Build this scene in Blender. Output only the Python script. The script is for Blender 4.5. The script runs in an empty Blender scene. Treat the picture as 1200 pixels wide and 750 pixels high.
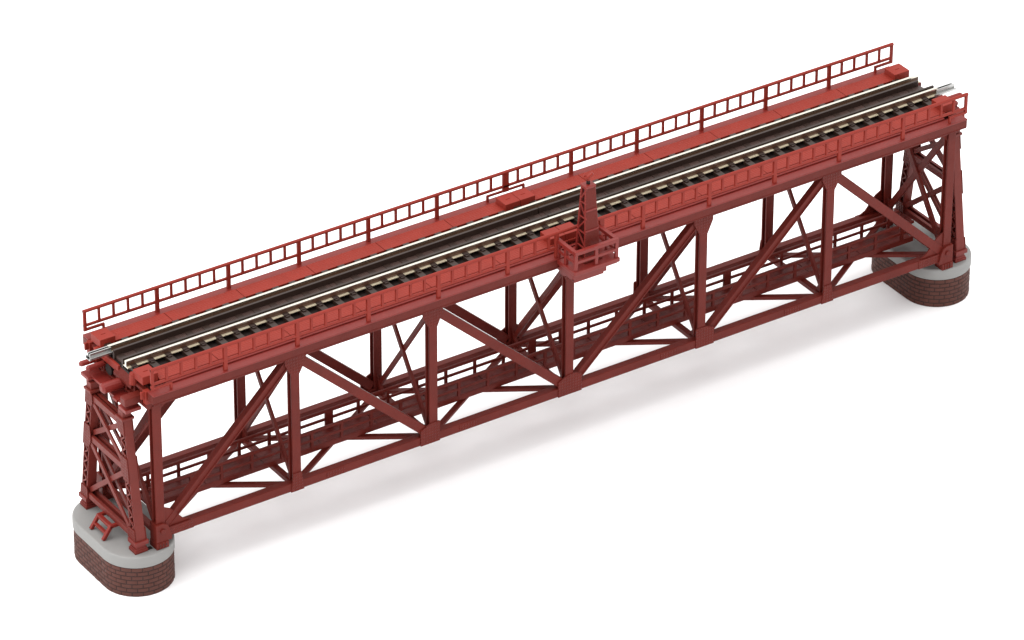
import bpy, bmesh, math, random
from mathutils import Vector, Matrix
random.seed(7)
S = 0.001                                   # everything is laid out in millimetres, built in metres
scene = bpy.context.scene
col = scene.collection

# ------------------------------------------------------------------ materials
def base_mat(name):
    m = bpy.data.materials.new(name); m.use_nodes = True
    nt = m.node_tree; b = nt.nodes['Principled BSDF']
    return m, nt, b

def plastic(name, rgb, rough=.45, vary=.10, bump=.25, bscale=2200, spec=.5, ridges=None, dust=0.0):
    m, nt, b = base_mat(name)
    tc = nt.nodes.new('ShaderNodeTexCoord')
    n1 = nt.nodes.new('ShaderNodeTexNoise'); n1.inputs['Scale'].default_value = 160; n1.inputs['Detail'].default_value = 4
    nt.links.new(tc.outputs['Object'], n1.inputs['Vector'])
    mr = nt.nodes.new('ShaderNodeMapRange')
    mr.inputs['From Min'].default_value = .3; mr.inputs['From Max'].default_value = .7
    mr.inputs['To Min'].default_value = 1 - vary; mr.inputs['To Max'].default_value = 1 + vary
    nt.links.new(n1.outputs['Fac'], mr.inputs['Value'])
    mx = nt.nodes.new('ShaderNodeVectorMath'); mx.operation = 'SCALE'
    mx.inputs[0].default_value = rgb
    nt.links.new(mr.outputs['Result'], mx.inputs['Scale'])
    nt.links.new(mx.outputs['Vector'], b.inputs['Base Color'])
    r2 = nt.nodes.new('ShaderNodeMapRange')
    r2.inputs['To Min'].default_value = rough - .09; r2.inputs['To Max'].default_value = rough + .09
    n3 = nt.nodes.new('ShaderNodeTexNoise'); n3.inputs['Scale'].default_value = 420; n3.inputs['Detail'].default_value = 3
    nt.links.new(tc.outputs['Object'], n3.inputs['Vector'])
    nt.links.new(n3.outputs['Fac'], r2.inputs['Value']); nt.links.new(r2.outputs['Result'], b.inputs['Roughness'])
    b.inputs['Specular IOR Level'].default_value = spec
    n2 = nt.nodes.new('ShaderNodeTexNoise'); n2.inputs['Scale'].default_value = bscale; n2.inputs['Detail'].default_value = 2
    nt.links.new(tc.outputs['Object'], n2.inputs['Vector'])
    h = n2.outputs['Fac']
    if ridges == 'plate':                   # fine raised dots of a tread plate
        v = nt.nodes.new('ShaderNodeTexVoronoi'); v.inputs['Scale'].default_value = 1150; v.inputs['Randomness'].default_value = .15
        nt.links.new(tc.outputs['Object'], v.inputs['Vector']); h = v.outputs['Distance']
    if ridges == 'rivet':                   # rows of rivet heads
        v = nt.nodes.new('ShaderNodeTexVoronoi'); v.inputs['Scale'].default_value = 1050; v.inputs['Randomness'].default_value = .05
        nt.links.new(tc.outputs['Object'], v.inputs['Vector'])
        q = nt.nodes.new('ShaderNodeMapRange'); q.inputs['From Min'].default_value = .15; q.inputs['From Max'].default_value = .4
        q.inputs['To Min'].default_value = 1; q.inputs['To Max'].default_value = 0
        nt.links.new(v.outputs['Distance'], q.inputs['Value']); h = q.outputs['Result']
    if ridges == 'cross':                   # fine ribs across the track
        w = nt.nodes.new('ShaderNodeTexWave'); w.inputs['Scale'].default_value = 620; w.bands_direction = 'X'
        w.inputs['Distortion'].default_value = 1.0
        nt.links.new(tc.outputs['Object'], w.inputs['Vector']); h = w.outputs['Fac']
    bp = nt.nodes.new('ShaderNodeBump'); bp.inputs['Strength'].default_value = bump; bp.inputs['Distance'].default_value = .0002
    nt.links.new(h, bp.inputs['Height']); nt.links.new(bp.outputs['Normal'], b.inputs['Normal'])
    return m

def metal(name, rgb, rough):
    m, nt, b = base_mat(name)
    b.inputs['Base Color'].default_value = (*rgb, 1); b.inputs['Metallic'].default_value = 1
    tc = nt.nodes.new('ShaderNodeTexCoord'); mp = nt.nodes.new('ShaderNodeMapping'); mp.inputs['Scale'].default_value = (40, 900, 900)
    n = nt.nodes.new('ShaderNodeTexNoise'); n.inputs['Scale'].default_value = 6; n.inputs['Detail'].default_value = 3
    nt.links.new(tc.outputs['Object'], mp.inputs['Vector']); nt.links.new(mp.outputs['Vector'], n.inputs['Vector'])
    r = nt.nodes.new('ShaderNodeMapRange'); r.inputs['To Min'].default_value = rough - .08; r.inputs['To Max'].default_value = rough + .12
    nt.links.new(n.outputs['Fac'], r.inputs['Value']); nt.links.new(r.outputs['Result'], b.inputs['Roughness'])
    return m

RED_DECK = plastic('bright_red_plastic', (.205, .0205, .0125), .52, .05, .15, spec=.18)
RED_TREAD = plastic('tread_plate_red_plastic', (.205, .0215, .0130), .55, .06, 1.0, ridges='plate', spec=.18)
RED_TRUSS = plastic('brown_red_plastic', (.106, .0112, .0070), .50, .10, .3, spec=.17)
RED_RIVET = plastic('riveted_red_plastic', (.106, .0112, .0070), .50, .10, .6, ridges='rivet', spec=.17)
RED_TOWER = plastic('tower_red_plastic', (.128, .0160, .0110), .50, .08, .3, spec=.25)  # truss plastic in a paler tone, sheen of the end faces put into colour
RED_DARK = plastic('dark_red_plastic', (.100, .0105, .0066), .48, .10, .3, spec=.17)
RED_WALK = plastic('mottled_walkway_plastic', (.135, .0180, .0130), .48, .30, .4, spec=.25)  # tone varies at random over the gangway floor
RED_LADDER = plastic('vivid_red_plastic', (.165, .0110, .0060), .45, .05, .2, spec=.35)
RED_FOOT = plastic('foot_red_plastic', (.135, .0125, .0085), .46, .06, .2, spec=.3)
RED_BALCONY = plastic('balcony_red_plastic', (.165, .0135, .0095), .46, .06, .2, spec=.35)
BROWN = plastic('dark_brown_plastic', (.023, .0115, .0080), .40, .12, .35, spec=.4)
TROUGH = plastic('ribbed_brown_plastic', (.042, .0220, .0175), .42, .12, .35, ridges='cross')
BLACK = plastic('black_plastic', (.009, .0045, .0035), .6, .1, .2, spec=.25)
GREY = plastic('grey_cap_plastic', (.225, .222, .215), .55, .03, .10, spec=.3)
BRICK = plastic('brown_brick_plastic', (.076, .0255, .0185), .60, .12, .5, bscale=1400, spec=.22)
MORTAR = plastic('dark_joint_plastic', (.028, .0105, .0078), .7, .1, .3, spec=.3)
NICKEL = metal('nickel_silver', (.74, .71, .62), .24)
WEBM = plastic('rail_web_reflected_brown', (.062, .025, .013), .40, .2, .2, spec=.5)  # nickel web; brown stands in for the dark surroundings it would mirror
FOOTM = metal('rail_foot_nickel', (.88, .80, .60), .50)  # the rail's nickel, paler and creamier to carry the overhead shine in colour
STEEL = metal('joiner_steel', (.45, .45, .44), .3)

# ------------------------------------------------------------------ mesh building
class MB:
    def __init__(s): s.v = []; s.f = []; s.mi = []
    def add(s, vs, fs, mi=0):
        o = len(s.v); s.v += [tuple(v) for v in vs]; s.f += [tuple(i + o for i in f) for f in fs]; s.mi += [mi] * len(fs); return s
    def box(s, x0, x1, y0, y1, z0, z1, mi=0):
        x0, x1 = sorted((x0, x1)); y0, y1 = sorted((y0, y1)); z0, z1 = sorted((z0, z1))
        v = [(x0,y0,z0),(x1,y0,z0),(x1,y1,z0),(x0,y1,z0),(x0,y0,z1),(x1,y0,z1),(x1,y1,z1),(x0,y1,z1)]
        return s.add(v, [(3,2,1,0),(4,5,6,7),(0,1,5,4),(1,2,6,5),(2,3,7,6),(3,0,4,7)], mi)
    def sweep(s, p0, p1, prof, side, mi=0, prof1=None):
        """extrude a profile (a along side, b along the third axis) from p0 to p1"""
        p0 = Vector(p0); p1 = Vector(p1); t = (p1 - p0).normalized()
        a = Vector(side); a = (a - a.dot(t) * t).normalized(); b = t.cross(a)
        n = len(prof); q = prof1 or prof
        vs = [p0 + a * x + b * y for x, y in prof] + [p1 + a * x + b * y for x, y in q]
        area = sum(prof[i][0] * prof[(i+1) % n][1] - prof[(i+1) % n][0] * prof[i][1] for i in range(n))
        fs = [(i, (i+1) % n, n + (i+1) % n, n + i) for i in range(n)] + [tuple(range(n-1, -1, -1)), tuple(range(n, 2*n))]
        if area < 0: fs = [tuple(reversed(f)) for f in fs]
        return s.add(vs, fs, mi)
    def bar(s, p0, p1, w, d, side, mi=0):
        return s.sweep(p0, p1, [(-w/2,-d/2),(w/2,-d/2),(w/2,d/2),(-w/2,d/2)], side, mi)
    def cyl(s, p0, p1, r, n=12, r1=None, mi=0):
        t = (Vector(p1) - Vector(p0)).normalized()
        side = (0,0,1) if abs(t.z) < .9 else (1,0,0)
        c = [(math.cos(2*math.pi*i/n), math.sin(2*math.pi*i/n)) for i in range(n)]
        r1 = r if r1 is None else r1
        return s.sweep(p0, p1, [(r*x, r*y) for x, y in c], side, mi, [(r1*x, r1*y) for x, y in c])
    def prism(s, poly, axis, d0, d1, mi=0):
        """poly in the two remaining axes (xz for axis y, yz for axis x, xy for axis z)"""
        d0, d1 = sorted((d0, d1)); n = len(poly)
        def P(p, d): return {'y': (p[0], d, p[1]), 'x': (d, p[0], p[1]), 'z': (p[0], p[1], d)}[axis]
        area = sum(poly[i][0]*poly[(i+1) % n][1] - poly[(i+1) % n][0]*poly[i][1] for i in range(n))
        fs = [(i, (i+1) % n, n + (i+1) % n, n + i) for i in range(n)] + [tuple(range(n-1, -1, -1)), tuple(range(n, 2*n))]
        flip = (area < 0) != (axis == 'y')
        if flip: fs = [tuple(reversed(f)) for f in fs]
        return s.add([P(p, d0) for p in poly] + [P(p, d1) for p in poly], fs, mi)
    def mesh(s, name, mats, off=(0,0,0), smooth=False):
        me = bpy.data.meshes.new(name)
        me.from_pydata([((v[0]-off[0])*S, (v[1]-off[1])*S, (v[2]-off[2])*S) for v in s.v], [], s.f)
        for m in (mats if isinstance(mats, (list, tuple)) else [mats]): me.materials.append(m)
        for p, i in zip(me.polygons, s.mi): p.material_index = i; p.use_smooth = smooth
        me.update(); return me

def put(name, me, parent, loc=(0,0,0), rot=0, bevel=.18, seg=2):
    o = bpy.data.objects.new(name, me); col.objects.link(o)
    if parent: o.parent = parent
    o.location = Vector(loc) * S; o.rotation_euler = (0, 0, rot)
    if bevel:
        b = o.modifiers.new('bevel', 'BEVEL'); b.width = bevel * S; b.segments = seg; b.limit_method = 'ANGLE'; b.angle_limit = math.radians(40)
        b.use_clamp_overlap = True
    return o
def part(name, mb, mats, parent, base=(0,0,0), **k):
    """one mesh laid out in the frame of its thing"""
    return put(name, mb.mesh(name, mats), parent, **k)
def thing(name, label, cat, loc=(0,0,0), rot=0, group=None):
    o = bpy.data.objects.new(name, None); col.objects.link(o); o.empty_display_size = .01
    o.location = Vector(loc) * S; o.rotation_euler = (0, 0, rot)
    o['label'] = label; o['category'] = cat
    if group: o['group'] = group
    return o
def copy_tree(o, parent=None):
    c = o.copy(); col.objects.link(c); c.parent = parent
    for ch in o.children: copy_tree(ch, c)
    return c

# ------------------------------------------------------------------ setting
ZG = -16.3
g = MB().box(-4000, 4000, -4000, 4000, ZG - 12, ZG)
PAPER = plastic('white_paper', (.92, .92, .922), .75, .006, .03, bscale=900, spec=.2)
tb = put('tabletop', g.mesh('tabletop', PAPER), None, bevel=0); tb['kind'] = 'structure'

# ------------------------------------------------------------------ the truss span
NX = [-137.44, -92.77, -46.85, 0, 46.85, 92.77, 137.44]
span = thing('truss_bridge', 'dark red model railway deck truss bridge with railed walkways, standing on two brick piers', 'bridge', (0, 0, 0))
YF, DEP = 16.0, 2.4                          # outer face and depth of a truss
ZT = 46.6                                    # truss top (under the edge girder)

def i_prof(w, d, tf, tw):                    # I section: flanges of width w, overall depth d
    return [(-w/2,-d/2),(w/2,-d/2),(w/2,-d/2+tf),(tw/2,-d/2+tf),(tw/2,d/2-tf),(w/2,d/2-tf),(w/2,d/2),(-w/2,d/2),(-w/2,d/2-tf),(-tw/2,d/2-tf),(-tw/2,-d/2+tf),(-w/2,-d/2+tf)]

def member(p0, p1, w, sgn, kind='i', d=DEP, inset=0.0):
    """truss member in an xz plane; its outer flange lies on y = sgn*(YF - inset)"""
    y = sgn * (YF - inset - d/2); mb = MB()
    a, b = Vector((p0[0], y, p0[1])), Vector((p1[0], y, p1[1]))
    t = (b - a).normalized(); side = t.cross(Vector((0, 1, 0)))
    if kind == 'c':                          # shallow channel, open to the outside
        o = .5*d*(1 if sgn < 0 else -1)
        f = 1 if sgn < 0 else -1
        mb.sweep(a, b, [(-w/2, -f*d/2), (w/2, -f*d/2), (w/2, f*d/2), (w/2-.42, f*d/2), (w/2-.42, f*(d/2-.4)), (-w/2+.42, f*(d/2-.4)), (-w/2+.42, f*d/2), (-w/2, f*d/2)], side)
    elif kind == 'i': mb.sweep(a, b, i_prof(w, d, .55, .9), side)
    else: mb.bar(a, b, w, d, side)
    return mb

posts_bridge = []
for sgn in (-1, 1):
    yo, yi = sgn * YF, sgn * (YF - DEP)
    # bottom chord with shallow web joints
    mb = MB()
    mb.box(NX[0]-.5, NX[6]+.5, yo, yi, 0, 2.75)
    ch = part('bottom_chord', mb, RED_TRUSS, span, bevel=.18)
    yg = sgn * (YF + .28)
    def plate(poly, d=yg, parent=ch, deep=.2):
        part('gusset_plate', MB().prism(poly, 'y', d, sgn*(YF-deep)), RED_RIVET, parent, bevel=.10)
    for k, x in enumerate(NX):
        if k in (2, 3, 4):
            l, r = {2: (-4.6, 2.0), 3: (-4.0, 4.2), 4: (-2.1, 4.4)}[k]
            tl, tr = {2: (-1.2, 1.9), 3: (-.6, 2.2), 4: (-1.9, 1.6)}[k]
            plate([(x+l,-.12),(x+r,-.12),(x+r,5.4 if r > 3 else 6.3),(x+tr,6.6),(x+tl,6.6),(x+l,5.0 if l < -3 else 6.2)])
        elif k in (1, 5):
            plate([(x-2.2,-.12),(x+2.2,-.12),(x+1.4,5.9),(x-1.4,5.9)])
    for x in (-35.2, 35.2, -80, 80):
        plate([(x-3.0,.15),(x+3.0,.15),(x+3.0,2.6),(x-3.0,2.6)], d=sgn*(YF+.12))
    # end shoes
    for k, q in ((0, 1), (6, -1)):
        x = NX[k]
        mb = MB().prism([(x-1.9*q,-.9),(x+3.2*q,-.9),(x+3.2*q,.1),(x+2.6*q,2.6),(x+1.9*q,4.2),(x+.6*q,5.0),(x-1.9*q,5.0)][::q], 'y', sgn*(YF+.7), sgn*(YF-DEP-.4))
        mb.box(x-2.0, x+2.0, sgn*(YF+.9), sgn*(YF-DEP-.6), -3.0, -.9)
        for dx in (-1.25, -.3, .65):
            mb.box(x+dx, x+dx+.32, sgn*(YF+1.15), sgn*(YF+.5), -2.8, -1.0)
        mb.cyl((x+.2*q, sgn*(YF+.4), 2.6), (x+.2*q, sgn*(YF+1.15), 2.6), .8, 12)
        for dx in (-.85, .15, 1.1): mb.box(x+dx-.2, x+dx+.2, sgn*(YF+.97), sgn*(YF+.6), -2.3, -1.45, 1)  # solid black blocks stand in for the dark of open holes
        part('bearing_shoe', mb, [RED_TRUSS, BLACK], ch, bevel=.12)
        plate([(x+1.3*q,.2),(x+9.6*q,.2),(x+9.6*q,2.95),(x+7.4*q,4.0),(x+3.6*q,8.4),(x+1.3*q,9.6)][::q], d=sgn*(YF-.42), deep=.9)
        plate([(x+1.3*q,-.06),(x+10.6*q,-.06),(x+10.6*q,2.8),(x+1.3*q,2.8)][::q], d=sgn*(YF+.14))
    # upper chord of the truss, tucked under the edge girder
    part('top_chord', MB().box(NX[0]-1.6, NX[6]+1.6, yo-sgn*.25, yi, 43.4, 48.0), RED_TRUSS, span)
    # posts
    for k, x in enumerate(NX):
        w = 2.75
        mb = member((x, 2.4), (x, 44.0), w, sgn)
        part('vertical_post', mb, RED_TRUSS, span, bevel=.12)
        if 0 < k < 6:
            l, r = (3.4, 3.6)
            if k in (2, 4): l, r = (3.6, 3.2)
            plate([(x-1.35,38.4),(x+1.35,38.4),(x+r,42.6),(x+r,44.6),(x-l,44.6),(x-l,42.6)], d=sgn*(YF+.14), parent=span)
        else:
            q = 1 if k == 0 else -1
            plate([(x+1.2*q,44.6),(x+1.2*q,41.2),(x+5.0*q,44.6)][::q], d=sgn*(YF-.8), parent=span, deep=1.5)
    # diagonals: / \ \ / / \
    for k, c in enumerate('/\\\\//\\'):
        xa, xb = NX[k], NX[k+1]
        if c == '/': p0, p1, w, kd = (xa+1.9, 3.2), (xb-1.4, 43.4), 2.5, 'c'
        else: p0, p1, w, kd = (xa+1.6, 43.0), (xb-1.9, 3.4), 2.75, 'b'
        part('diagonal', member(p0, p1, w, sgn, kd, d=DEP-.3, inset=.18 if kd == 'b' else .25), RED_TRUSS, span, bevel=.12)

# cross frames, floor beams, bottom bracing
YI = YF - DEP
for k, x in enumerate(NX):
    e = k in (0, 6)
    w = 2.0 if e else 1.45
    for s in (-1, 1):
        mb = MB().bar((x + s*.26, -s*YI, 42.2), (x + s*.26, s*YI, 3.4), w, .9, (1, 0, 0) if False else (0, 1, 0))
        part('sway_brace', mb, RED_TRUSS, span, bevel=.1)
    mb = MB().box(x-.95, x+.95, -YI, YI, .25, 1.75)
    part('floor_beam', mb, RED_TRUSS, span)
    mb = MB().box(x-1.0, x+1.0, -YI, YI, 43.6, 46.8)
    for s in (-1, 1):
        part('corner_bracket', MB().prism([(s*(YI+.1), 43.8), (s*(YI-4.2), 43.8), (s*(YI+.1), 37.6)], 'x', x-.45, x+.45), RED_TRUSS, span)
        part('corner_bracket', MB().prism([(s*(YI+.1), 1.6), (s*(YI-3.2), 1.6), (s*(YI+.1), 7.2)], 'x', x-.45, x+.45), RED_TRUSS, span)
    part('top_cross_beam', mb, RED_TRUSS, span)
for k in range(6):
    for s in (-1, 1):
        zc = .95 if s > 0 else .9
        mb = MB().bar((NX[k]+1.2, s*(YI-.1), zc), (NX[k+1]-1.2, -s*(YI-.1), zc), 1.7, 1.1 if s > 0 else .9, (0, 1, 0))
        part('lateral_brace', mb, RED_TRUSS, span, bevel=.1)

# inspection gangway between the trusses
WX = 134.0
mb = MB()
for i in range(14):
    x0 = -WX + i*2*WX/14
    mb.box(x0+.12, x0+2*WX/14-.12, -3.7, 3.7, 1.95, 2.75)
gang = part('inspection_gangway', mb, RED_WALK, span, bevel=.08)
for s in (-1, 1):
    part('edge_angle', MB().box(-WX, WX, s*3.2, s*3.95, 1.60, 3.3), RED_TRUSS, gang, bevel=.08)
    part('top_rail', MB().box(-WX, WX, s*3.3, s*4.05, 7.95, 8.75), RED_TRUSS, gang, bevel=.1)
    part('middle_rail', MB().box(-WX, WX, s*3.35, s*4.0, 5.2, 5.95), RED_TRUSS, gang, bevel=.1)
    pm = MB().box(-.45, .45, -.36, .36, 1.7, 8.2).mesh('rail_post', RED_TRUSS)
    pw = MB().box(-1.3, 1.3, -.40, .40, 1.7, 8.25).mesh('rail_post', RED_TRUSS)
    for i in range(-13, 14):
        x = i * 10.0 + (-.25 if s < 0 else 0)
        put('rail_post', pw if i % 7 == 0 and s > 0 else pm, gang, (x, s*3.62, 0), bevel=.08)

# deck
mb = MB().box(-139.2, 139.2, -15.9, 15.9, 44.6, 45.6)
mb.box(-139.2, 139.2, -8.0, 8.0, 45.5, 49.0)
part('deck_plate', mb, RED_DARK, span)
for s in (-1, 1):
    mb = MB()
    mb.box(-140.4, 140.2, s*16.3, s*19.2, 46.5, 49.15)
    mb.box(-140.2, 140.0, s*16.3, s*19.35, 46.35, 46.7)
    part('edge_girder', mb, RED_DARK, span, bevel=.2)  # truss plastic, darkened in colour to hold back the light it catches
    led = MB().box(-140.3, 140.1, s*16.2, s*19.45, 49.1, 49.5)
    part('ledge', led, RED_BALCONY, span, bevel=.1)
    part('curb', MB().box(-134, 134, s*15.45, s*16.25, 48.2, 50.0), RED_BALCONY, span, bevel=.1)
    # tread plates
    mb = MB(); cuts = [-135.4] + [-140 + 23.33*k for k in range(1, 12)] + [135.2]
    for a, b in zip(cuts[:-1], cuts[1:]):
        mb.box(a+.09, b-.09, s*9.55, s*14.8, 50.3, 51.0)
    part('walkway_floor', mb, RED_TREAD, span, bevel=.06)
    mb = MB()
    for k in range(25):
        x = -134.2 + k*11.18; mb.box(x-.6, x+.6, s*7.9, s*14.5, 47.0, 50.28)
    part('walkway_bearer', mb, RED_DARK, span, bevel=0)

# railings
BAY = 280.0/60
def railing(s):
    hr = bpy.data.objects.new('handrail', None)
    y = s*18.4
    gap = s < 0
    segs = [(-140.4, 140.4)] if not gap else [(-140.4, -6.4), (8.4, 140.4)]
    mb = MB()
    for a, b in [(-140.4, 140.4)]:
        mb.sweep((a, y, 57.4), (b, y, 57.4), [(.54*math.cos(t), .54*math.sin(t)) for t in [math.pi/8 + i*math.pi/4 for i in range(8)]], (0, 0, 1))
    root = part('handrail', mb, RED_DECK, span, bevel=0)
    mb = MB()
    for a, b in segs: mb.box(a, b, y-.36, y+.36, 52.42, 53.15)
    part('lower_rail', mb, RED_DECK, root, bevel=.1)
    for a, b, d in [(-140.4, -133.7, -134.4), (140.4, 133.7, 134.4)]:
        mb = MB()
        mb.box(a, b, y-.36, y+.36, 51.0, 51.75)
        mb.box(a, a+(.95 if a < 0 else -.95), y-.4, y+.4, 51.0, 57.8)
        mb.box(b, d, y-.4, y+.35, 49.4, 51.6)
        part('end_frame', mb, RED_DECK, root, bevel=.14)
    bal = MB().box(-.37, .37, -.32, .32, 52.9, 57.3).mesh('baluster', RED_DECK)
    pst = MB().box(-.6, .6, -.42, .42, 49.3, 57.3).mesh('rail_post', RED_DECK)
    mid = MB().box(-1.05, 1.05, -.36, .36, 50.9, 57.3).mesh('rail_post', RED_DECK)
    for k in range(1, 60):
        x = -140 + BAY*k
        if gap and -6.6 < x < 8.6: continue
        if k == 30: put('rail_post', mid, root, (x+.4, y, 0), bevel=.1)
        elif k % 5 == 0: put('rail_post', pst, root, (x, y, 0), bevel=.1)
        else: put('baluster', bal, root, (x, y, 0), bevel=.08)
    if gap:
        for x in (-6.6, 8.6): put('rail_post', pst, root, (x, y, 0), bevel=.1)
    else:
        mb = MB().box(-6.2, 7.0, y-.3, y+.3, 50.95, 51.6)
        mb.box(-6.2, -5.5, y-.35, y+.35, 49.3, 51.3); mb.box(6.3, 7.0, y-.35, y+.35, 49.3, 51.3)
        part('centre_bar', mb, RED_DECK, root, bevel=.1)
railing(-1); railing(1)

# locker boxes on the walkways, each with a small pull mark on the lid
def locker(x0, x1, s, n=1):
    y0, y1 = (8.9, 14.2)
    mb = MB(); w = (x1-x0)/n
    for i in range(n):
        a = x0 + i*w
        mb.box(a+.06, a+w-.06, s*y0, s*y1, 50.4, 53.0)
        mb.box(a+w/2-.75, a+w/2+.75, s*(y0+y1)/2-.14, s*(y0+y1)/2+.14, 52.9, 53.16)
    part('locker_box', mb, RED_DECK, span, bevel=.12)
locker(-140.6, -135.6, 1); locker(134.2, 139.8, 1); locker(-5.9, 4.5, 1, 2)
locker(-140.6, -135.5, -1); locker(134.4, 139.6, -1); locker(-5.9, 4.5, -1, 2)

# deck ends: diaphragm, seats and coupling pegs
def deck_end(q):
    mb = MB()
    mb.box(q*138.6, q*139.4, -15.8, 15.8, 43.2, 48.9)
    mb.box(q*139.3, q*140.3, -15.8, 15.8, 47.9, 48.8)
    mb.box(q*139.3, q*140.3, -15.8, 15.8, 43.2, 44.0)
    for y in (-15.6, -12.6, -9.2, -4.6, 0.6, 7.6, 11.6, 15.0): mb.box(q*139.3, q*140.5, y-.3, y+.3, 43.6, 48.4)
    part('end_diaphragm', mb, RED_TRUSS, span, bevel=.14)
    mb = MB().prism([(q*139.3, 46.4), (q*141.2, 46.4), (q*141.2, 47.3), (q*139.7, 50.0), (q*139.3, 50.0)], 'y', -8.6*-q, 1.0*-q)
    part('sill', mb, RED_TRUSS, span, bevel=.2)
    mb = MB().box(q*139.3, q*140.7, -1.0*-q, 8.6*-q, 47.6, 49.9)
    mb.box(q*139.3, q*142.0, 9.2*-q, 10.4*-q, 46.6, 50.6)
    part('sill', mb, RED_DECK, span, bevel=.2)
    for s in (-1, 1):
        mb = MB().box(q*139.3, q*140.9, s*14.5, s*16.2, 45.2, 49.4); mb.box(q*140.2, q*142.0, s*15.0, s*15.7, 47.0, 49.3)
        part('end_lug', mb, RED_DECK, span, bevel=.14)
    part('end_pin', MB().cyl((q*140.2, -8.6, 48.2), (q*140.2, -8.6, 51.4), 1.35, 14, 1.1), RED_DECK, span, bevel=0)
    pegs = [(10.8, 46.2, .85, 146.4), (8.0, 46.0, .85, 145.8), (-2.2, 45.2, 1.55, 147.0)]
    if q > 0: pegs += [(8.6, 51.2, .6, 146.0), (7.3, 47.6, 1.0, 145.6)]
    for (y, z, r, x1) in pegs:
        yy = y if q < 0 else -y
        mb = MB().cyl((q*139.4, yy, z), (q*(x1-.6), yy, z), r, 14); mb.cyl((q*(x1-.6), yy, z), (q*x1, yy, z), r, 14, r*.55)
        part('coupling_peg', mb, RED_BALCONY, span, bevel=0)
    yy = -11.2*(-q) * (1 if q < 0 else 1)
    mb = MB().box(q*139.4, q*145.4, (-12.6 if q < 0 else 9.8), (-9.8 if q < 0 else 12.6), 44.0, 46.6)
    part('coupling_block', mb, RED_TRUSS, span, bevel=.35)
    mb = MB().cyl((q*139.55, 4.4 if q < 0 else -4.4, 46.0), (q*140.76, 4.4 if q < 0 else -4.4, 46.0), 1.7, 16)
    part('socket', mb, BLACK, span, bevel=0)  # solid black disc in place of the darkness inside an arched hole
    mb = MB().box(q*139.4, q*143.9, -9.2, 9.2, 42.0, 42.8)
    for y in (-5.2, 2.0): mb.box(q*143.0, q*144.6, y-1.2, y+1.2, 42.1, 42.9)
    mb.box(q*140.2, q*145.2, 8.2, 12.4, 41.6, 42.7); mb.box(q*140.2, q*145.2, -12.4, -8.2, 41.6, 42.7)
    part('seat_plate', mb, RED_BALCONY, span, bevel=.12)
deck_end(-1); deck_end(1)

# refuge balcony outside the near truss
bx0, bx1, by0, by1 = -6.6, 8.4, -27.9, -18.2
mb = MB().box(bx0-.3, bx1+.3, by0-.3, -17.0, 47.9, 49.2)
mb.box(bx0+.2, bx1-.2, by0+.3, -17.4, 47.3, 48.0)
balc = part('refuge_balcony', mb, RED_BALCONY, span, bevel=.12)
BR = balc.data.materials[0]
mb = MB()
mb.prism([(-17.0, 47.4), (-17.0, 42.6), (-18.8, 42.6), (-26.2, 46.2), (-26.2, 47.4)], 'x', bx0+2.2, bx0+3.8)
mb.prism([(-17.0, 47.4), (-17.0, 42.6), (-18.8, 42.6), (-26.2, 46.2), (-26.2, 47.4)], 'x', bx1-5.4, bx1-3.8)
mb.box(bx0+1.2, bx1-3.2, -26.6, -25.6, 45.2, 47.4); mb.box(bx0+.4, bx0+1.4, -26.6, -16.8, 45.7, 47.4)
mb.box(-5.4, 4.6, -26.0, -24.6, 44.2, 47.6); mb.box(-5.4, -4.2, -25.6, -17.0, 44.4, 47.5)
part('bracket', mb, RED_BALCONY, balc, bevel=.12)
mb = MB()
for (z, h) in ((54.95, .58), (51.9, .48)):
    t = .62 if z > 54 else .42
    mb.box(bx0, bx1, by0-t+.5, by0+t+.5, z-h, z+h)
    mb.box(bx0-t+.5, bx0+t+.5, by0+.5+t, by1, z-h, z+h)
    mb.box(bx1-t-.5, bx1+t-.5, by0+.5+t, by1, z-h, z+h)
for x in (bx0+.5, (bx0+bx1)/2, bx1-.5):
    mb.box(x-.55, x+.55, by0+.1, by0+.9, 48.6, 54.7)
for x in (bx0+.5, bx1-.5):
    for y in (by1-.5, (by0+by1)/2+.4): mb.box(x-.5, x+.5, y-.5, y+.5, 48.6, 54.7)
part('railing', mb, BR, balc, bevel=.12)

# ------------------------------------------------------------------ mast on the balcony
MX, MY, MZ = 1.2, -22.6, 48.75
mast = thing('tapered_mast', 'tapering dark red mast with a small crosshead, standing inside the railed balcony at mid span', 'mast', (MX, MY, MZ))
H = 23.6; bw, tw, bd, td = 2.65, 1.65, 2.75, 1.3
def lerp(a, b, t): return a + (b-a)*t
def mcorner(sx, sy, t): return (sx*lerp(bw, tw, t), sy*lerp(bd, td, t), H*t)
mb = MB()
for sy in (-1, 1):                           # the two solid faces
    v = [(sx*lerp(bw, tw, t), sy*(lerp(bd, td, t)-o), H*t) for o in (0, .55) for t in (0, 1) for sx in (-1, 1)]
    f = [(0,1,3,2), (4,6,7,5), (0,4,5,1), (2,3,7,6), (0,2,6,4), (1,5,7,3)]
    if sy > 0: f = [tuple(reversed(i)) for i in f]
    mb.add(v, f)
part('side_plate', mb, RED_TRUSS, mast, bevel=.1)
mb = MB()
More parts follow.
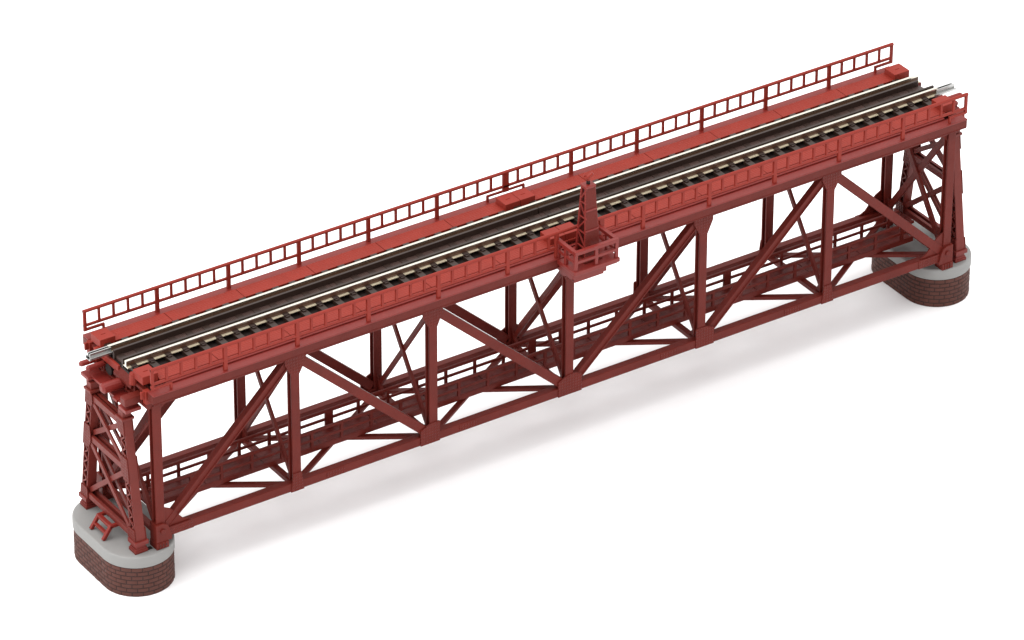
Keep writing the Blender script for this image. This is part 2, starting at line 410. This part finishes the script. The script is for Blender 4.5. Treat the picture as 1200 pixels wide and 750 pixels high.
for sx in (-1, 1):
    N = 5
    for i in range(N):
        t0, t1 = i/N, (i+1)/N
        a = Vector(mcorner(sx, -1, t0)); b = Vector(mcorner(sx, 1, t1)); c = Vector(mcorner(sx, 1, t0)); d = Vector(mcorner(sx, -1, t1))
        k = Vector((-sx*.2, 0, 0))
        (mb.bar(a+k, b+k, .45, .4, (0,1,0)) if i % 2 else mb.bar(c+k, d+k, .45, .4, (0,1,0)))
        mb.bar(d+k, b+k, .4, .4, (0,0,1))
    # edge flanges
    for sy in (-1, 1):
        mb.bar(Vector(mcorner(sx, sy, 0)) + Vector((-sx*.25, -sy*.35, 0)), Vector(mcorner(sx, sy, 1)) + Vector((-sx*.25, -sy*.35, 0)), .62, .62, (1,0,0))
for t in (.17, .44, .71):
    mb.box(-lerp(bw, tw, t)-.02, lerp(bw, tw, t)+.02, -lerp(bd, td, t)-.22, -lerp(bd, td, t)+.3, H*t-.28, H*t+.28)
part('lacing', mb, RED_BALCONY, mast, bevel=.06)
mb = MB().box(-tw-.15, tw+.15, -td-.15, td+.15, H, H+.9)
part('cap', mb, RED_BALCONY, mast, bevel=.2)
mb = MB().cyl((0,0,H+.8), (0,0,H+2.0), .55, 10)
part('insulator', mb, BLACK, mast, bevel=0)
mb = MB().cyl((0,0,H+1.9), (0,0,H+3.0), .5, 10).cyl((-1.5,-.2,H+3.0), (1.5,.2,H+3.4), .5, 8).cyl((-1.3,.3,H+4.0), (-.2,0,H+2.9), .42, 8).cyl((1.3,-.3,H+4.1), (.2,0,H+3.0), .42, 8)
part('crosshead', mb, RED_DECK, mast, bevel=0)
part('base_block', MB().box(-3.1, 3.1, -3.2, 3.2, 0, 1.0), RED_DARK, mast)

# ------------------------------------------------------------------ track
ZB = 49.05
track = thing('railway_track', 'single railway track with nickel rails on dark brown sleepers running along the bridge deck', 'track', (0, 0, ZB))
def tz(z): return z - ZB
XL, XR = -140.4, 139.6
mb = MB().box(XL+.4, XR-.4, -7.6, 7.6, tz(49.05), tz(50.2))
part('track_bed', mb, BLACK, track, bevel=0)
sm = MB().box(-1.05, 1.05, -9.1, 9.1, tz(50.2), tz(51.4))
for s in (-1, 1):
    sm.box(-.85, .85, s*5.15, s*6.45, tz(51.3), tz(52.05)); sm.box(-.6, .6, s*6.4, s*7.0, tz(51.3), tz(51.8))
sm = sm.mesh('sleeper', BROWN)
x = -138.3
while x < 138.8:
    put('sleeper', sm, track, (x, 0, 0), bevel=.1); x += 5.453
for s in (-1, 1):
    y = s*4.72
    x0, x1 = XL, XR
    pr = [(-1.2, 51.4), (1.2, 51.4), (1.2, 51.66), (.36, 51.72), (.36, 52.85), (.42, 53.0), (.42, 53.4), (-.42, 53.4), (-.42, 53.0), (-.36, 52.85), (-.36, 51.72), (-1.2, 51.66)]
    n = len(pr); mb = MB()
    vs = [(x0, y+a, tz(b)) for a, b in pr] + [(x1, y+a, tz(b)) for a, b in pr]
    fs = [(i, n+i, n+(i+1) % n, (i+1) % n) for i in range(n)] + [tuple(range(n)), tuple(range(2*n-1, n-1, -1))]
    fs = [tuple(reversed(f)) for f in fs]
    mb.add(vs, fs)
    for i in range(n):
        if i in (3, 4, 8, 9): mb.mi[i] = 1
        if i in (1, 2, 10, 11): mb.mi[i] = 2
    part('rail', mb, [NICKEL, WEBM, FOOTM], track, bevel=0)
    # guard kerb
    gk = MB()
    xa, xb = (XL+.3, XR-1.6) if s > 0 else (XL+.2, XR+.4)
    for a, b in ((xa, .9), (1.2, xb)): gk.box(a, b, s*2.15, s*2.9, tz(50.2), tz(53.05))
    part('guard_rail', gk, BROWN, track, bevel=.12)
mb = MB()
cuts = [XL+.9, -117, -93.6, -70.2, -46.8, -23.4, 1.0, 23.4, 46.8, 70.2, 93.6, 117, XR-.9]
for a, b in zip(cuts[:-1], cuts[1:]): mb.box(a+.06, b-.06, -2.12, 2.12, tz(50.2), tz(51.25))
part('trough_floor', mb, TROUGH, track, bevel=.05)
for q, s in ((-1, 1), (1, -1)):              # rail joiners: far rail on the left, near rail on the right
    xe = XL if q < 0 else XR; y = s*4.72; mb = MB()
    for k in (-1, 1):
        mb.box(xe-q*1.6, xe+q*6.6, y+k*.95, y+k*1.35, tz(51.3), tz(51.98))
        mb.box(xe-q*.6, xe+q*6.2, y+k*.30, y+k*.66, tz(51.85), tz(53.1))
        mb.box(xe-q*.6, xe+q*6.2, y+k*.5, y+k*1.1, tz(51.75), tz(51.92))
    mb.box(xe-q*1.6, xe+q*6.6, y-1.1, y+1.1, tz(51.16), tz(51.36))
    part('rail_joiner', mb, STEEL, track, bevel=.05)

# ------------------------------------------------------------------ piers
PX, PR, PH = 140.7, 10.75, 7.2
ZT_, ZC_ = -3.0, -6.8
def stadium(R, h, n=24):
    return [(R*math.cos(t), R*math.sin(t) + h) for t in [math.pi*i/n for i in range(n+1)]] + [(R*math.cos(t), R*math.sin(t) - h) for t in [math.pi + math.pi*i/n for i in range(n+1)]]
def along(R, h, s):                          # point and normal at arc length s
    a, b = math.pi*R, 2*h; L = 2*(a+b); s %= L
    if s < a: t = s/R; return (R*math.cos(t), R*math.sin(t)+h), (math.cos(t), math.sin(t))
    s -= a
    if s < b: return (-R, h-s), (-1, 0)
    s -= b
    if s < a: t = math.pi + s/R; return (R*math.cos(t), R*math.sin(t)-h), (math.cos(t), math.sin(t))
    s -= a
    return (R, -h+s), (1, 0)
def make_pier(label):
    # local frame: base centre on the tabletop, outer (ladder) side towards -x
    t = thing('bridge_pier', label, 'pier', (-PX, -.3, ZG), group='brick piers under the bridge')
    Hc = ZC_ - ZG; Ht = ZT_ - ZG
    cap = put('cap', MB().prism(stadium(PR, PH), 'z', Hc, Ht).mesh('cap', GREY), t, bevel=.55, seg=3)
    for p in cap.data.polygons: p.use_smooth = abs(p.normal.z) < .5
    Rb = PR - .22
    core = MB().prism(stadium(Rb-.12, PH), 'z', 0, Hc-.002)
    br = part('brick_base', core, MORTAR, t, bevel=0)
    L = 2*(math.pi*Rb + 2*PH); NB = 30; NC = 7; ch = Hc/NC; bl = L/NB; gp = .15
    mb = MB()
    for c in range(NC):
        z0, z1 = c*ch + (gp if c else .02), (c+1)*ch - (gp if c < NC-1 else .03)
        for i in range(NB):
            off = (i + .5*(c % 2))*bl + random.uniform(-.06, .06)
            K = 4; pr = random.uniform(-.03, .04)
            ring = []
            for j in range(K+1):
                (px, py), (nx, ny) = along(Rb, PH, off + gp + (bl-2*gp)*j/K)
                e = .10 if 0 < j < K else 0
                for (z, d) in ((z0, -.14), (z0+.1, pr), (z1-.1, pr), (z1, -.14)):
                    dd = d if 0 < j < K else -.06 if d > -.1 else -.14
                    ring.append((px+nx*dd, py+ny*dd, z))
            fs = []
            for j in range(K):
                for m in range(3):
                    a = j*4+m; fs.append((a, a+4, a+5, a+1))
            mb.add(ring, fs)
    bk = part('brick_courses', mb, BRICK, br, bevel=0)
    # ladder over the outer side of the cap
    lx, lz = -5.5, Ht
    mb = MB()
    for y in (-3.9, 2.9):
        mb.bar((lx-3.2, y, lz+.1), (lx-.5, y, lz+3.9), 1.0, 1.0, (0,1,0))
        mb.box(lx-1.0, lx+2.0, y-.5, y+.5, lz+3.3, lz+4.3)
    mb.box(lx-1.1, lx+.2, -3.9, 2.9, lz+3.2, lz+4.2)
    mb.bar((lx-1.9, -3.9, lz+1.75), (lx-1.9, 2.9, lz+1.75), 1.0, .8, (1,0,0))
    part('step_ladder', mb, RED_LADDER, t, bevel=.12)
    for y in (-14.2, -6.4, 6.4, 14.2):
        mb = MB().box(-1.4, 1.0, y-.7, y+.7, Ht-.5, Ht+.03)
        part('slot', mb, BLACK, t, bevel=0)  # black slab level with the cap imitates the shade in a slot
    return t
pier = make_pier('grey capped brick pier nearest the camera, with a small red step ladder on top')
pier2 = copy_tree(pier); pier2.location = Vector((PX, .3, ZG))*S; pier2.rotation_euler.z = math.pi
pier2['label'] = 'grey capped brick pier at the far right end, partly hidden by the bridge'

# ------------------------------------------------------------------ trestle towers
TB = 42.4                                    # tower height over the cap (top at z = 39.4)
def make_tower(label):
    t = thing('trestle_tower', label, 'tower', (-143.5, 0, ZT_), group='trestle towers at the bridge ends')
    z0, z1 = 3.2, 41.4
    yo0, yo1 = 15.4, 10.3; lw = 3.1
    def Y(z): return lerp(yo0, yo1, (z-z0)/(z1-z0))
    def W(z): return lerp(3.05, 2.5, (z-z0)/(z1-z0))/2
    for s in (-1, 1):
        # leg: two plates, tapering upward
        mb = MB()
        for o in (0, lw-.6):
            for zz in (0,):
                v = []
                for z in (z0, z1):
                    yy = Y(z) - o; w = W(z)
                    v += [(-w, s*yy, z), (w, s*yy, z), (w, s*(yy-.6), z), (-w, s*(yy-.6), z)]
                f = [(3,2,1,0),(4,5,6,7),(0,1,5,4),(1,2,6,5),(2,3,7,6),(3,0,4,7)]
                if s > 0: f = [tuple(reversed(i)) for i in f]
                mb.add(v, f)
            # edge flanges on both faces
            for sx in (-1, 1):
                yy = o + .5
                mb.bar((sx*(W(z0)-.2), s*(Y(z0)-(.35 if o == 0 else lw-.35)), z0), (sx*(W(z1)-.2), s*(Y(z1)-(.35 if o == 0 else lw-.35)), z1), .42, .4, (0,1,0))
        mb.add([(0, s*(Y(z0)-.3), z0), (0, s*(Y(z0)-lw+.3), z0), (0, s*(Y(z1)-lw+.3), z1), (0, s*(Y(z1)-.3), z1), (.3, s*(Y(z0)-.3), z0), (.3, s*(Y(z0)-lw+.3), z0), (.3, s*(Y(z1)-lw+.3), z1), (.3, s*(Y(z1)-.3), z1)], [(0,1,2,3),(7,6,5,4)])  # added centre web, put in to darken the leg behind the lacing
        # rivet heads up the solid outer face
        for k in range(16):
            z = 5 + k*2.3
            for sx in (-1, 1):
                mb.box(sx*(W(z)-.05), sx*(W(z)+.22), s*(Y(z)-.75), s*(Y(z)-.4), z, z+.45)
        leg = part('leg', mb, RED_TOWER, t, bevel=.08)
        mb = MB()
        for sx in (-1, 1):
            n = 22
            for k in range(n):
                za, zb = lerp(z0, z1, k/n), lerp(z0, z1, (k+1)/n)
                ia, ib = (.5, lw-.5) if k % 2 else (lw-.5, .5)
                xx = sx*(W(za)-.06)
                mb.bar((xx, s*(Y(za)-ia), za), (xx, s*(Y(zb)-ib), zb), .46, .36, (0,1,0))
        part('lacing', mb, RED_TOWER, leg, bevel=0)
        mb = MB()                            # gussets over the lacing, both faces
        for sx in (-1, 1):
            for (za, zb, ex) in ((z0, 7.6, .9), (22.0, 29.6, 1.0), (36.6, z1, .9)):
                zm = (za+zb)/2
                pl = [(s*(Y(za)+.04), za), (s*(Y(za)-lw-.1), za), (s*(Y(zm)-lw-ex), zm-1.2), (s*(Y(zm)-lw-ex), zm+1.2), (s*(Y(zb)-lw-.1), zb), (s*(Y(zb)+.04), zb)]
                xx = W(zm)+.06
                mb.prism(pl, 'x', sx*xx, sx*(xx+.32))
        part('gusset_plate', mb, RED_RIVET, leg, bevel=.1)
        mb = MB()
        yb = Y(z0) - lw/2
        mb.box(-2.2, 2.2, s*(yb-2.3), s*(yb+2.0), 2.6, 4.0)
        mb.box(-1.55, 1.55, s*(yb-1.55), s*(yb+1.35), 1.3, 2.7)
        mb.box(-2.1, 2.1, s*(yb-2.1), s*(yb+1.7), .0, 1.0)
        mb.box(-1.85, 1.85, s*(yb-1.85), s*(yb+1.5), .9, 1.6)
        part('foot', mb, RED_FOOT, leg, bevel=.15)
        mb = MB()
        yt = Y(z1) - lw/2
        mb.box(-2.0, 2.0, s*(yt-2.0), s*(yt+2.0), z1-.2, z1+.6)
        mb.box(-1.4, 1.4, s*(yt-1.3), s*(yt+1.3), z1+.5, z1+2.8)
        part('cap', mb, RED_TOWER, leg, bevel=.15)
    def inner(z): return Y(z) - lw
    def rail(z, h, xs=(-1, 1), d=1.0, nm='strut'):
        mb = MB()
        for sx in xs:
            xc = sx*(W(z)-d/2+.02)
            mb.box(xc-d/2, xc+d/2, -inner(z)-.3, inner(z)+.3, z-h/2, z+h/2)
        mb.box(-W(z)+.2, W(z)-.2, -inner(z)-.2, inner(z)+.2, z-h/2+.1, z-h/2+.45)
        part(nm, mb, RED_TOWER, t, bevel=.1)
    rail(39.6, 1.9); rail(25.4, 1.9); rail(5.0, 1.7)
    for (za, zb) in ((26.6, 38.6), (6.0, 24.4)):
        for q in (-1, 1):
            mb = MB()
            for sx in (-1, 1):
                d = .62
                xc = sx*(W((za+zb)/2) - (.35 if q > 0 else 1.0))
                mb.bar((xc, -q*(inner(za)+.2), za), (xc, q*(inner(zb)+.2), zb), 1.5, d, (0,1,0))
            part('brace', mb, RED_TOWER, t, bevel=.08)
    return t
tower = make_tower('red laced trestle tower on the left pier, the end nearer the camera, fully in view')
tower2 = copy_tree(tower); tower2.location = Vector((143.5, 0, ZT_))*S; tower2.rotation_euler.z = math.pi
tower2['label'] = 'red laced trestle tower on the right pier, half hidden by the truss'

# ------------------------------------------------------------------ camera
CAM = Vector((-780.963, -1154.595, 874.919)); FW = Vector((.47311297, .70801322, -.52429133))
RT = Vector((.83260828, -.55385186, .00340142)); UP = Vector((.28797148, .43813856, .85153216))
cd = bpy.data.cameras.new('camera'); cam = bpy.data.objects.new('camera', cd); col.objects.link(cam)
M = Matrix((RT, UP, -FW)).transposed().to_4x4(); M.translation = CAM*S
cam.matrix_world = M
cd.sensor_width = 36; cd.lens = 36*6596.74/1200; cd.clip_start = .05; cd.clip_end = 60
scene.camera = cam

# ------------------------------------------------------------------ light
w = bpy.data.worlds.new('World'); scene.world = w; w.use_nodes = True
nt = w.node_tree; bg = nt.nodes['Background']; bg.inputs['Color'].default_value = (1, 1, 1, 1)
# a white light tent, brighter overhead than at the sides
tc = nt.nodes.new('ShaderNodeTexCoord'); sx = nt.nodes.new('ShaderNodeSeparateXYZ'); mr = nt.nodes.new('ShaderNodeMapRange')
nt.links.new(tc.outputs['Generated'], sx.inputs[0]); nt.links.new(sx.outputs['Z'], mr.inputs['Value'])
mr.inputs['From Min'].default_value = 0; mr.inputs['From Max'].default_value = 1
mr.inputs['To Min'].default_value = .42; mr.inputs['To Max'].default_value = 2.65
nt.links.new(mr.outputs['Result'], bg.inputs['Strength'])
def area(name, loc, target, size, sy, power, colr=(1,1,1)):
    l = bpy.data.lights.new(name, 'AREA'); l.shape = 'RECTANGLE'; l.size = size; l.size_y = sy; l.energy = power; l.color = colr
    o = bpy.data.objects.new(name, l); col.objects.link(o); o.location = loc
    o.rotation_euler = (Vector(target) - Vector(loc)).to_track_quat('-Z', 'Y').to_euler()
    return o
area('softbox_lamp', (-.90, .22, 1.15), (0, 0, 0), 1.0, .9, 11, (1, .99, .98))
scene.view_settings.view_transform = 'Standard'; scene.view_settings.look = 'None'
scene.view_settings.exposure = 0; scene.view_settings.gamma = 1
scene.render.resolution_x = 1024; scene.render.resolution_y = 640
